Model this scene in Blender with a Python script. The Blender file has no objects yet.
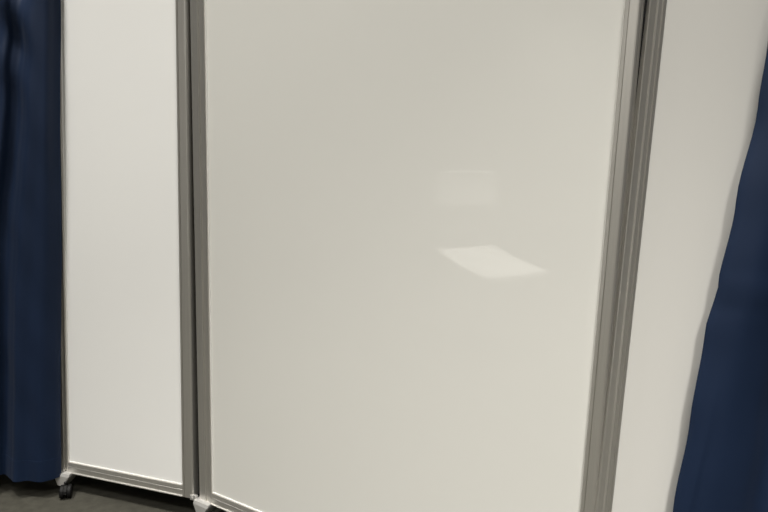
import bpy, bmesh, math, random
from mathutils import Vector, Matrix
random.seed(4)
S = bpy.context.scene
COL = S.collection

# ------------------------------------------------------------------ camera
CAM = Vector((0, 0, 0.9))
R = Matrix(((0.99885072, -0.04792962, 0.0),
            (0.00580661, 0.1210094, -0.99263437),
            (0.04757659, 0.99149356, 0.12114864)))
cd = bpy.data.cameras.new('camera')
cam = bpy.data.objects.new('camera', cd)
COL.objects.link(cam)
cd.sensor_width = 36
cd.lens = 36 * 577 / 768
cd.clip_start = 0.02
cam.matrix_world = Matrix.Translation(CAM) @ R.to_4x4()
S.camera = cam

# ------------------------------------------------------------------ world, lights, exposure
w = bpy.data.worlds.new('world'); S.world = w
w.use_nodes = True
bgn = w.node_tree.nodes['Background']
bgn.inputs[0].default_value = (0.5, 0.48, 0.44, 1)
bgn.inputs[1].default_value = 0.02
S.view_settings.view_transform = 'Standard'
S.view_settings.look = 'None'
S.view_settings.gamma = 1
S.view_settings.use_curve_mapping = False
S.view_settings.exposure = 0.0

WARM = (1.0, 0.970, 0.915)
def area(name, loc, sx, sy, power, color=WARM, rot=(0, 0, 0), spread=180):
    l = bpy.data.lights.new(name, 'AREA'); l.shape = 'RECTANGLE'
    l.size = sx; l.size_y = sy; l.energy = power; l.color = color
    l.spread = math.radians(spread)
    o = bpy.data.objects.new(name, l); COL.objects.link(o)
    o.location = loc; o.rotation_euler = rot
    return o
area('lamp_over_curtain', (-0.9, 1.2, 3.5), 0.25, 0.25, 5, spread=100)
area('lamp_over_boards', (0.3, 0.3, 3.5), 0.4, 0.4, 27, spread=80)
area('lamp_left', (-1.3, 0.5, 3.5), 0.4, 0.4, 37, spread=90)
area('lamp_left_middle', (-1.5, -0.7, 3.5), 0.5, 0.5, 14, spread=96)
area('lamp_middle', (0.4, -1.6, 3.5), 0.5, 0.5, 130, spread=96)
area('lamp_rear', (-1.4, -2.2, 3.5), 1.2, 0.6, 14, spread=120)
area('lamp_rear_corner', (-3.0, -4.0, 2.75), 1.0, 0.4, 52, spread=170)

# ------------------------------------------------------------------ helpers
def ray(px, py):
    return R @ Vector(((px - 384) / 577, -(py - 256) / 577, -1))
def at(px, py, Y):
    """point seen at a pixel, at depth Y into the room"""
    r = ray(px, py); return CAM + r * (Y / r.y)
def obj(name, bm, m, parent=None, smooth=False):
    bmesh.ops.recalc_face_normals(bm, faces=bm.faces)
    me = bpy.data.meshes.new(name); bm.to_mesh(me); bm.free()
    o = bpy.data.objects.new(name, me); COL.objects.link(o)
    me.materials.append(m)
    if smooth:
        for p in me.polygons: p.use_smooth = True
    if parent is not None:
        o.parent = parent
        o.matrix_parent_inverse = Matrix.Identity(4)
    return o
def thing(name, label, cat, M=None, group=None):
    o = bpy.data.objects.new(name, None); COL.objects.link(o)
    o.empty_display_size = 0.1
    if M is not None: o.matrix_world = M
    o['label'] = label; o['category'] = cat
    if group: o['group'] = group
    return o
def tag(o, label, cat, group=None):
    o['label'] = label; o['category'] = cat
    if group: o['group'] = group
    return o
def struct(name, bm, m):
    o = obj(name, bm, m); o['kind'] = 'structure'; return o
def loft(bm, rings, caps=True, closed=True):
    vr = [[bm.verts.new(p) for p in r] for r in rings]
    n = len(rings[0])
    for a, b in zip(vr[:-1], vr[1:]):
        for i in range(n if closed else n - 1):
            j = (i + 1) % n
            bm.faces.new((a[i], a[j], b[j], b[i]))
    if caps and closed:
        bm.faces.new(vr[0]); bm.faces.new(vr[-1])
def box(bm, lo, hi):
    x0, y0, z0 = lo; x1, y1, z1 = hi
    loft(bm, [[(x0, y0, z), (x1, y0, z), (x1, y1, z), (x0, y1, z)] for z in (z0, z1)])
def frame_of(d):
    d = Vector(d).normalized()
    a = Vector((0, 0, 1)) if abs(d.z) < 0.9 else Vector((1, 0, 0))
    x = a.cross(d).normalized(); return x, d.cross(x), d
def tube(bm, pts, r, seg=12):
    pts = [Vector(p) for p in pts]; rings = []
    for i, p in enumerate(pts):
        d = (pts[min(i + 1, len(pts) - 1)] - pts[max(i - 1, 0)])
        x, y, _ = frame_of(d)
        rr = r[i] if isinstance(r, (list, tuple)) else r
        rings.append([p + (x * math.cos(t) + y * math.sin(t)) * rr for t in [2 * math.pi * k / seg for k in range(seg)]])
    loft(bm, rings)

# ------------------------------------------------------------------ materials
def mat(name):
    m = bpy.data.materials.new(name); m.use_nodes = True
    return m, m.node_tree, m.node_tree.nodes['Principled BSDF']
def noise(nt, scale, detail=4, stretch=(1, 1, 1)):
    tc = nt.nodes.new('ShaderNodeTexCoord'); mp = nt.nodes.new('ShaderNodeMapping')
    mp.inputs['Scale'].default_value = stretch
    n = nt.nodes.new('ShaderNodeTexNoise'); n.inputs['Scale'].default_value = scale
    n.inputs['Detail'].default_value = detail
    nt.links.new(tc.outputs['Object'], mp.inputs[0]); nt.links.new(mp.outputs[0], n.inputs['Vector'])
    return n
def ramp(nt, fac, c0, c1, p0=0.3, p1=0.7):
    r = nt.nodes.new('ShaderNodeValToRGB')
    r.color_ramp.elements[0].position = p0; r.color_ramp.elements[1].position = p1
    r.color_ramp.elements[0].color = (*c0, 1); r.color_ramp.elements[1].color = (*c1, 1)
    nt.links.new(fac, r.inputs[0]); return r.outputs[0]
def simple(name, col, rough, metal=0.0, var=0.08, scale=30, stretch=(1, 1, 1), bump=0.0, bscale=200, spec=0.5):
    m, nt, b = mat(name)
    n = noise(nt, scale, 4, stretch)
    c0 = tuple(c * (1 - var) for c in col); c1 = tuple(min(1, c * (1 + var)) for c in col)
    nt.links.new(ramp(nt, n.outputs[0], c0, c1), b.inputs['Base Color'])
    b.inputs['Roughness'].default_value = rough; b.inputs['Metallic'].default_value = metal
    b.inputs['Specular IOR Level'].default_value = spec
    if bump:
        n2 = noise(nt, bscale, 3, stretch); bp = nt.nodes.new('ShaderNodeBump')
        bp.inputs['Strength'].default_value = bump; bp.inputs['Distance'].default_value = 0.002
        nt.links.new(n2.outputs[0], bp.inputs['Height']); nt.links.new(bp.outputs[0], b.inputs['Normal'])
    return m
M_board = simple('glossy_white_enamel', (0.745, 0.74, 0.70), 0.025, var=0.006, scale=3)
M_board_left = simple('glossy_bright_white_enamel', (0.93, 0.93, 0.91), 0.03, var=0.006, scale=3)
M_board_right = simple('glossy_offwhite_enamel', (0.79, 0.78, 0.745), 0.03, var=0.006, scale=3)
M_gasket = simple('pale_edge_strip', (0.86, 0.85, 0.82), 0.35, var=0.01)
M_alu = simple('anodised_aluminium', (0.60, 0.585, 0.55), 0.36, 0.78, var=0.04, scale=6, stretch=(60, 60, 0.6), bump=0.05, bscale=30)
M_cast = simple('cast_silver_bracket', (0.60, 0.59, 0.57), 0.5, 0.7, var=0.08, scale=60)
M_black = simple('black_plastic', (0.006, 0.006, 0.006), 0.6, var=0.1, spec=0.2)
M_gap = simple('dark_back_panel', (0.03, 0.03, 0.03), 0.8)
M_floor = simple('grey_carpet', (0.050, 0.048, 0.039), 0.95, var=0.16, scale=40, bump=0.6, bscale=500, spec=0.1)
M_wall = simple('grey_room_paint', (0.45, 0.44, 0.41), 0.9, var=0.03, scale=2, spec=0.2)
M_ceil = simple('ceiling_paint', (0.45, 0.44, 0.41), 0.9, var=0.02, scale=2, spec=0.2)
M_chair = simple('white_chair_plastic', (0.78, 0.78, 0.76), 0.4, var=0.02)
M_leg = simple('dark_chair_tube', (0.06, 0.06, 0.065), 0.35, 0.8)
def cloth():
    m, nt, b = mat('navy_satin_cloth')
    n = noise(nt, 5, 4)
    nt.links.new(ramp(nt, n.outputs[0], (0.0055, 0.0148, 0.041), (0.0075, 0.0182, 0.049)), b.inputs['Base Color'])
    b.inputs['Roughness'].default_value = 0.6
    b.inputs['Specular IOR Level'].default_value = 0.25
    b.inputs['Sheen Weight'].default_value = 0.02
    b.inputs['Sheen Roughness'].default_value = 0.4
    w1 = noise(nt, 900, 2); bp = nt.nodes.new('ShaderNodeBump')
    bp.inputs['Strength'].default_value = 0.15; bp.inputs['Distance'].default_value = 0.001
    nt.links.new(w1.outputs[0], bp.inputs['Height']); nt.links.new(bp.outputs[0], b.inputs['Normal'])
    return m
M_cloth = cloth()

# ------------------------------------------------------------------ room shell
X0, X1, Y0, Y1, ZC = -4.2, 4.2, -5.0, 3.2, 3.6
for nm, lo, hi, m in (('floor', (X0, Y0, -0.1), (X1, Y1, 0), M_floor), ('ceiling', (X0, Y0, ZC), (X1, Y1, ZC + 0.1), M_ceil),
                      ('wall_back', (X0, Y1, 0), (X1, Y1 + 0.1, ZC), M_wall), ('wall_front', (X0, Y0 - 0.1, 0), (X1, Y0, ZC), M_wall),
                      ('wall_left', (X0 - 0.1, Y0, 0), (X0, Y1, ZC), M_wall), ('wall_right', (X1, Y0, 0), (X1 + 0.1, Y1, ZC), M_wall)):
    bm = bmesh.new(); box(bm, lo, hi); struct(nm, bm, m)

# ------------------------------------------------------------------ whiteboard partition panels
# local panel space: x along the board, z up the board, -y towards the viewer
HP = 1.74
def prof_round(w):      # outer -> inner, rounded outer corner, groove near the inner edge
    g = w - 0.0065
    return [(0, 0.018), (0, -0.0018), (0.0006, -0.0042), (0.0020, -0.0064), (0.0042, -0.0077), (0.0065, -0.008), (g - 0.0011, -0.008), (g - 0.0008, -0.0055),
            (g + 0.0002, -0.0055), (g + 0.0005, -0.008), (w - 0.0008, -0.0076), (w, -0.0065), (w, 0.018)]
def prof_bead(w, f=0.55):   # outer -> inner, flat, raised bead, lower flat, lip
    b = w * f
    return [(0, 0.018), (0, -0.0065), (0.0012, -0.0078), (b - 0.0018, -0.0074), (b - 0.0010, -0.0096), (b + 0.0006, -0.0100),
            (b + 0.0014, -0.0092), (b + 0.0018, -0.0045), (w * 0.78, -0.0045), (w * 0.80, -0.0070), (w - 0.0012, -0.0070), (w, -0.0050), (w, 0.018)]
def prof_rail(w):
    return [(0, 0.018), (-0.001, -0.0080), (0.0003, -0.0095), (0.0022, -0.0095), (0.0036, -0.0058), (w * 0.58, -0.0055),
            (w * 0.60, -0.0047), (w * 0.63, -0.0047), (w * 0.65, -0.0052), (w - 0.001, -0.0042), (w - 0.0004, -0.0036), (w, -0.002), (w, 0.018)]
def panel(name, label, base, yaw, lean, W, wl, wr, wb, pl, pr, shear=0.0, enamel=None):
    """base = bottom-left corner; yaw = direction of the bottom edge; lean = towards the viewer"""
    M = Matrix.Translation(base) @ Matrix.Rotation(yaw, 4, 'Z') @ Matrix.Rotation(lean, 4, 'X') @ Matrix.Translation((0, 0.0075, 0))
    t = thing(name, label, 'whiteboard', M)
    def sh(x, y, z): return (x + shear * z * (1 - x / W), y, z)
    def part(nm, bm, m, par=None, smooth=False):
        for v in bm.verts: v.co = sh(*v.co)
        return obj(nm, bm, m, par or t, smooth)
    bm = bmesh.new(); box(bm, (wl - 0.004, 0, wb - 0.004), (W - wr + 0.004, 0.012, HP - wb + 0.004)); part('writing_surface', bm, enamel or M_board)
    bm = bmesh.new(); loft(bm, [[(a, d, z) for a, d in pl] for z in (0.0, HP)]); part('stile', bm, M_alu)
    bm = bmesh.new(); loft(bm, [[(W - a, d, z) for a, d in pr] for z in (0.0, HP)]); part('stile', bm, M_alu)
    for top in (0, 1):
        p = prof_rail(wb)
        bm = bmesh.new(); loft(bm, [[(x, d, HP - a if top else a) for a, d in p] for x in (wl, W - wr)]); part('rail', bm, M_alu)
    # pale edge strip round the writing surface
    g = 0.0016
    bm = bmesh.new()
    for lo, hi in (((wl, -0.0030, wb), (wl + g, 0, HP - wb)), ((W - wr - g, -0.0030, wb), (W - wr, 0, HP - wb)),
                   ((wl, -0.0012, wb), (W - wr, 0, wb + g)), ((wl, -0.0030, HP - wb - g), (W - wr, 0, HP - wb))):
        box(bm, lo, hi)
    part('edge_strip', bm, M_gasket)['label'] = 'thin pale strip around the writing surface'
    return t, M
def foot(t, M, x, zb, dirx, toe=0.036, side=0.006):
    """silver corner bracket under the frame and a small black twin-wheel castor"""
    Mi = M.inverted()
    bm = bmesh.new()
    # tapered cast bracket, wide at the frame and narrow at the bottom
    rings = []
    for z, a, b, y0, y1 in ((0.003, -0.024, 0.024, -0.020, 0.012), (-0.004, -0.024, 0.024, -0.024, 0.012), (-0.018, -0.014, 0.017, -0.026, 0.008), (-0.030, -0.008, 0.010, -0.027, 0.002), (-0.032, -0.005, 0.008, -0.025, 0.0)):
        rings.append([(x + dirx * a, y0, z), (x + dirx * b, y0, z), (x + dirx * (b + .002), y0 + .003, z), (x + dirx * (b + .002), y1, z), (x + dirx * (a - .002), y1, z), (x + dirx * (a - .002), y0 + .003, z)])
    loft(bm, rings)
    br = obj('corner_bracket', bm, M_cast, t); br['label'] = 'silver cast corner bracket'
    # castor in world space then back to panel space
    c = M @ Vector((x + dirx * 0.022, -0.028, 0)); fx = (M.to_3x3() @ Vector((1, 0, 0))).normalized()
    ang = math.radians(35) * dirx
    ax = Matrix.Rotation(ang, 3, 'Z') @ fx; fr = Vector((0, 0, 1)).cross(ax)
    rad = 0.0180
    hub = Vector((c.x, c.y, rad))
    bm = bmesh.new()
    tube(bm, [Vector((c.x, c.y, 0.045)), Vector((c.x, c.y, 0.034)), Vector((c.x, c.y, 0.030))], [0.0045, 0.0045, 0.010], 16)
    # hood over the wheels
    hood = []
    for k in range(9):
        a = math.radians(-20 + 200 * k / 8)
        p = hub + (fr * math.cos(a) + Vector((0, 0, 1)) * math.sin(a)) * (rad * 1.10)
        q = hub + (fr * math.cos(a) + Vector((0, 0, 1)) * math.sin(a)) * (rad * 0.75)
        hood.append([p - ax * 0.004, p + ax * 0.004, q + ax * 0.004, q - ax * 0.004])
    loft(bm, hood)
    bm.transform(Mi)
    h = obj('castor', bm, M_black, t); h['label'] = 'small black castor'
    for s in (-1, 1):
        bm = bmesh.new()
        tube(bm, [hub + ax * s * 0.0045, hub + ax * s * 0.0055, hub + ax * s * 0.0125, hub + ax * s * 0.0150], [rad * .93, rad, rad, rad * .80], 28)
        bm.transform(Mi)
        obj('wheel', bm, M_black, h, False)

Av, Ar = Vector((-0.453, 1.4228, 0.06)), math.radians(-29.088)
Bv, Br = Vector((-0.8807, 1.53257, 0.06)), math.radians(-14.702)
LW = 0.4245
left, ML = panel('whiteboard_panel', 'narrow white panel left of the large one, beside the left curtain, with a castor showing',
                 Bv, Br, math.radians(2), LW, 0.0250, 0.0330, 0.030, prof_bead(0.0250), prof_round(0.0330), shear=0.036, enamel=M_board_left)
mid, MM = panel('whiteboard_panel', 'large central whiteboard panel reflecting a white chair',
                Av, Ar, math.radians(2), 0.9675, 0.0420, 0.0247, 0.030, prof_bead(0.0420), prof_round(0.0247))
Cv, Cr = Vector((0.3885, 0.9436, 0.06)), math.radians(5)
right, MR = panel('whiteboard_panel', 'right whiteboard panel half covered by the right curtain',
                  Cv, Cr, math.radians(0.7), 0.62, 0.0285, 0.030, 0.030, prof_bead(0.0285, 0.46), prof_round(0.030), enamel=M_board_right)
foot(left, ML, 0.016, 0, 1)
foot(mid, MM, 0.018, 0, 1)
foot(mid, MM, 0.9675 - 0.018, 0, -1)
foot(right, MR, 0.62 - 0.018, 0, -1)

# folding joints between neighbouring panels: a dark flexible strip behind the gap and clips at each end
def joint(t, M, x, zlist):
    for z in zlist:
        bm = bmesh.new()
        box(bm, (x - 0.012, -0.0095, z), (x + 0.007, -0.002, z + 0.013))
        tube(bm, [(x + 0.004, -0.010, z - 0.003), (x + 0.004, -0.010, z + 0.016)], 0.0035, 12)
        tube(bm, [(x - 0.006, -0.0115, z + 0.0065), (x - 0.006, -0.009, z + 0.0065)], 0.0022, 10)
        obj('hinge', bm, M_cast, t)['label'] = 'silver corner hinge clip'
joint(left, ML, LW + 0.004, (-0.003, HP - 0.02))
joint(mid, MM, 0.9675 + 0.002, (-0.003, HP - 0.02))
bm = bmesh.new(); box(bm, (LW - 0.004, 0.0185, 0.02), (LW + 0.006, 0.0215, HP)); obj('flexible_strip', bm, M_black, left)['label'] = 'black flexible strip filling the joint'
bm = bmesh.new(); box(bm, (0.960, 0.0185, 0.02), (0.9745, 0.0215, HP)); obj('flexible_strip', bm, M_black, mid)['label'] = 'black flexible strip filling the joint'
for t, W in ((left, LW), (mid, 0.9675), (right, 0.62)):
    bm = bmesh.new()
    lo = 0.02 + (0.02 if t is left else 0)
    box(bm, (0.06 if t is left else 0.02, 0.012, 0.02), (W - 0.02, 0.0165, HP - 0.02)); obj('backing_sheet', bm, M_gap, t)

# ------------------------------------------------------------------ curtains
def interp(tab, t):
    if t <= tab[0][0]: return tab[0][1]
    for (a, p), (b, q) in zip(tab[:-1], tab[1:]):
        if t <= b:
            k = (t - a) / (b - a); k = k * k * (3 - 2 * k) * 0.5 + k * 0.5
            return p + (q - p) * k
    return tab[-1][1]
def smooth_cols(cols, n):
    """Catmull-Rom through control columns -> n points"""
    out = []
    m = len(cols) - 1
    for i in range(n + 1):
        u = i / n * m; k = min(int(u), m - 1); f = u - k
        p = [cols[max(0, min(m, k + j))] for j in (-1, 0, 1, 2)]
        out.append(tuple(0.5 * (2 * p[1][c] + (p[2][c] - p[0][c]) * f + (2 * p[0][c] - 5 * p[1][c] + 4 * p[2][c] - p[3][c]) * f * f
                   + (3 * p[1][c] - p[0][c] - 3 * p[2][c] + p[3][c]) * f ** 3) for c in range(len(p[1]))))
    return out
def curtain(name, label, rowfn, zs, nu, wrinkle, hem_z):
    t = thing(name, label, 'curtain', Matrix.Translation((0, 0, 0)))
    grid = []
    for z in zs:
        grid.append([(x, y + wrinkle(x, z), z + dz) for x, y, dz in smooth_cols(rowfn(z), nu)])
    bm = bmesh.new(); vs = [[bm.verts.new(p) for p in r] for r in grid]
    for a, b in zip(vs[:-1], vs[1:]):
        for i in range(nu): bm.faces.new((a[i], a[i + 1], b[i + 1], b[i]))
    o = obj('cloth', bm, M_cloth, t, True)
    s = o.modifiers.new('thick', 'SOLIDIFY'); s.thickness = 0.0015; s.offset = 1
    e = o.modifiers.new('crisp_edges', 'EDGE_SPLIT'); e.split_angle = math.radians(60)
    # stitched hem: a doubled strip at the bottom, a hair proud of the cloth
    low = [r for r, z in zip(grid, zs) if z <= hem_z]
    bm = bmesh.new(); vs = [[bm.verts.new((p[0], p[1] - 0.0009, p[2] - 0.001)) for p in r] for r in low]
    for a, b in zip(vs[:-1], vs[1:]):
        for i in range(nu): bm.faces.new((a[i], a[i + 1], b[i + 1], b[i]))
    h = obj('hem', bm, M_cloth, t, True)
    s = h.modifiers.new('thick', 'SOLIDIFY'); s.thickness = 0.0006; s.offset = 1
    e = h.modifiers.new('crisp_edges', 'EDGE_SPLIT'); e.split_angle = math.radians(60)
    return t

def px_at_z(px, z, Y):
    """x coordinate of the point at height z, depth Y whose picture column is px"""
    a = at(px, 0, Y); b = at(px, 512, Y)
    k = (z - a.z) / (b.z - a.z); return a.x + (b.x - a.x) * k

ZT = 1.86
# columns run from the free right edge leftwards: (picture column at bottom, middle, top), (depth bottom, top)
Lc = [((61.0, 61.5, 60.5), (1.516, 1.468)),
      ((54, 55, 54), (1.500, 1.456)),
      ((40, 44, 47), (1.480, 1.438)),
      ((27, 33, 40), (1.484, 1.432)),
      ((15, 21, 32), (1.476, 1.432)),
      ((11, 15, 27), (1.492, 1.440)),
      ((6, 9, 22), (1.514, 1.455)),
      ((0, 1, 14), (1.508, 1.450)),
      ((-12, -12, 2), (1.476, 1.440)),
      ((-28, -30, -20), (1.515, 1.500)),
      ((-45, -45, -38), (1.476, 1.440)),
      ((-62, -62, -58), (1.515, 1.500)),
      ((-85, -85, -80), (1.480, 1.440))]
def rowL(z):
    out = []
    for i, ((b, m, t), (yb, yt)) in enumerate(Lc):
        px = interp([(0.06, b), (0.45, b * .7 + m * .3), (0.75, m), (1.05, t * .8 + m * .2), (1.35, t)], z)
        Y = yb + (yt - yb) * min(1, (z - 0.05) / 1.3)
        out.append((px_at_z(px, z, Y), Y, 0.0))
    return out
def wrL(x, z):
    k = max(0, min(1, (z - 1.05) / 0.3)) * max(0, min(1, (-0.86 - x) / 0.05))
    return 0.002 * math.sin(9 * z + 20 * x) + k * 0.012 * math.sin(38 * (z + 0.9 * x)) + 0.0008 * math.sin(31 * z + 60 * x)
nz = 90
zsL = [0.055 + (ZT - 0.055) * (i / nz) ** 1.0 for i in range(nz + 1)]
curtain('curtain', 'navy blue curtain hanging at the left edge with its hem above the carpet', rowL, zsL, 110, wrL, 0.125)

EDGE = [(0.02, 655), (0.334, 664), (0.43, 674), (0.576, 690), (0.713, 705), (0.773, 716), (0.903, 735), (1.029, 757), (1.13, 768), (1.253, 790), (1.9, 850)]
EDGE = [(0.9 + (z - 0.9) * 0.928 / 0.825, p) for z, p in EDGE]
def rowR(z):
    e = px_at_z(interp(EDGE, z), z, 0.928)
    out = []
    offs = [(0, 0.0), (0.012, -0.012), (0.05, -0.026), (0.10, -0.022), (0.15, -0.004), (0.19, -0.022), (0.25, -0.028), (0.30, 0.0), (0.36, -0.024), (0.42, 0.0), (0.50, -0.02)]
    for dx, dy in offs:
        out.append((e + dx * (1 - 0.25 * min(1, z / 1.9)), 0.928 + dy, 0.0))
    return out
def wrR(x, z):
    g = 0.003 * math.exp(-((z - 0.735 - 0.05 * x) / 0.006) ** 2) + 0.003 * math.exp(-((x - 0.533 - 0.09 * (z - 0.4)) / 0.005) ** 2) * max(0, min(1, (0.62 - z) / 0.15))
    return -g + 0.0025 * math.sin(7 * z - 14 * x) + 0.0012 * math.sin(19 * z + 25 * x)
zsR = [0.03 + (ZT - 0.03) * i / nz for i in range(nz + 1)]
curtain('curtain', 'navy blue curtain sweeping diagonally across the right whiteboard panel', rowR, zsR, 90, wrR, 0.09)

# pipes that carry the curtains
def stand(name, label, p0, p1, post):
    t = thing(name, label, 'curtain rail', Matrix.Translation((post[0], post[1], 0)))
    o = Vector((post[0], post[1], 0))
    bm = bmesh.new(); tube(bm, [Vector(p0) - o, Vector(p1) - o], 0.012, 16); obj('rail', bm, M_alu, t)
    bm = bmesh.new(); tube(bm, [(0, 0, 0.006), (0, 0, ZT + 0.03)], 0.016, 16); obj('post', bm, M_alu, t)
    bm = bmesh.new(); tube(bm, [(0, 0, 0), (0, 0, 0.006)], 0.11, 32); obj('base_plate', bm, M_black, t)
    return t
stand('curtain_stand', 'pipe stand carrying the left navy curtain', (-1.38, 1.50, ZT + .013), (-0.70, 1.41, ZT + .013), (-1.38, 1.50))
stand('curtain_stand', 'pipe stand carrying the right navy curtain', (0.52, 0.915, ZT + .013), (1.40, 0.915, ZT + .013), (1.40, 0.915))

# ------------------------------------------------------------------ white chair behind the viewer (seen mirrored in the middle board)
MC = Matrix.Translation((-1.35, -0.18, 0)) @ Matrix.Rotation(0.035, 4, 'Z')     # local x = forward from the back edge, y = across
t = thing('chair', 'white chair seen only as a faint reflection in the central whiteboard', 'chair', MC)
hw, dp, sz = 0.188, 0.40, 0.47
bm = bmesh.new()
rings = []
for k in range(13):
    u = k / 12; x = u * dp
    dip = -0.012 * math.sin(math.pi * u); ww = hw * (1 - 0.04 * (1 - u))
    row = []
    for j in range(9):
        v = -1 + j / 4; row.append((x, v * ww, sz + dip + 0.006 * v * v - 0.07 * u))
    row += [(p[0], p[1], p[2] - 0.022) for p in reversed(row)]
    rings.append(row)
loft(bm, rings); obj('seat', bm, M_chair, t, False)
bm = bmesh.new(); rings = []
for k in range(13):
    v = -1 + k / 6; y = v * hw; bow = 0.02 * (v * v) - 0.02
    h1 = 0.85 - 0.012 * v ** 6 - (0.02 if abs(v) > .99 else 0)
    rings.append([(bow, y * .95, 0.69), (bow - 0.008, y * .95, h1 - 0.005), (bow - 0.012, y * .95, h1), (bow - 0.024, y * .95, h1 - 0.005), (bow - 0.018, y * .95, 0.69)])
loft(bm, rings); obj('backrest', bm, M_chair, t, False)
bm = bmesh.new(); tube(bm, [(0.0, -0.185, 0.66), (-0.008, -0.185, 0.82), (-0.012, -0.178, 0.845), (-0.018, -0.16, 0.857), (-0.024, 0, 0.860), (-0.018, 0.16, 0.857), (-0.012, 0.178, 0.845), (-0.008, 0.185, 0.82), (0.0, 0.185, 0.66)], 0.010); obj('back_frame', bm, M_chair, t, False)
for s in (-1, 1):
    bm = bmesh.new(); tube(bm, [(-0.10, s * 0.175, 0.0), (-0.02, s * 0.178, 0.44), (-0.024, s * 0.172, 0.83)], 0.009); obj('back_leg', bm, M_leg, t)
    bm = bmesh.new(); tube(bm, [(0.42, s * 0.175, 0.0), (0.34, s * 0.175, 0.385)], 0.009); obj('front_leg', bm, M_leg, t)
bm = bmesh.new(); tube(bm, [(0.385, -0.175, 0.18), (0.385, 0.175, 0.18)], 0.007); obj('stretcher', bm, M_leg, t)
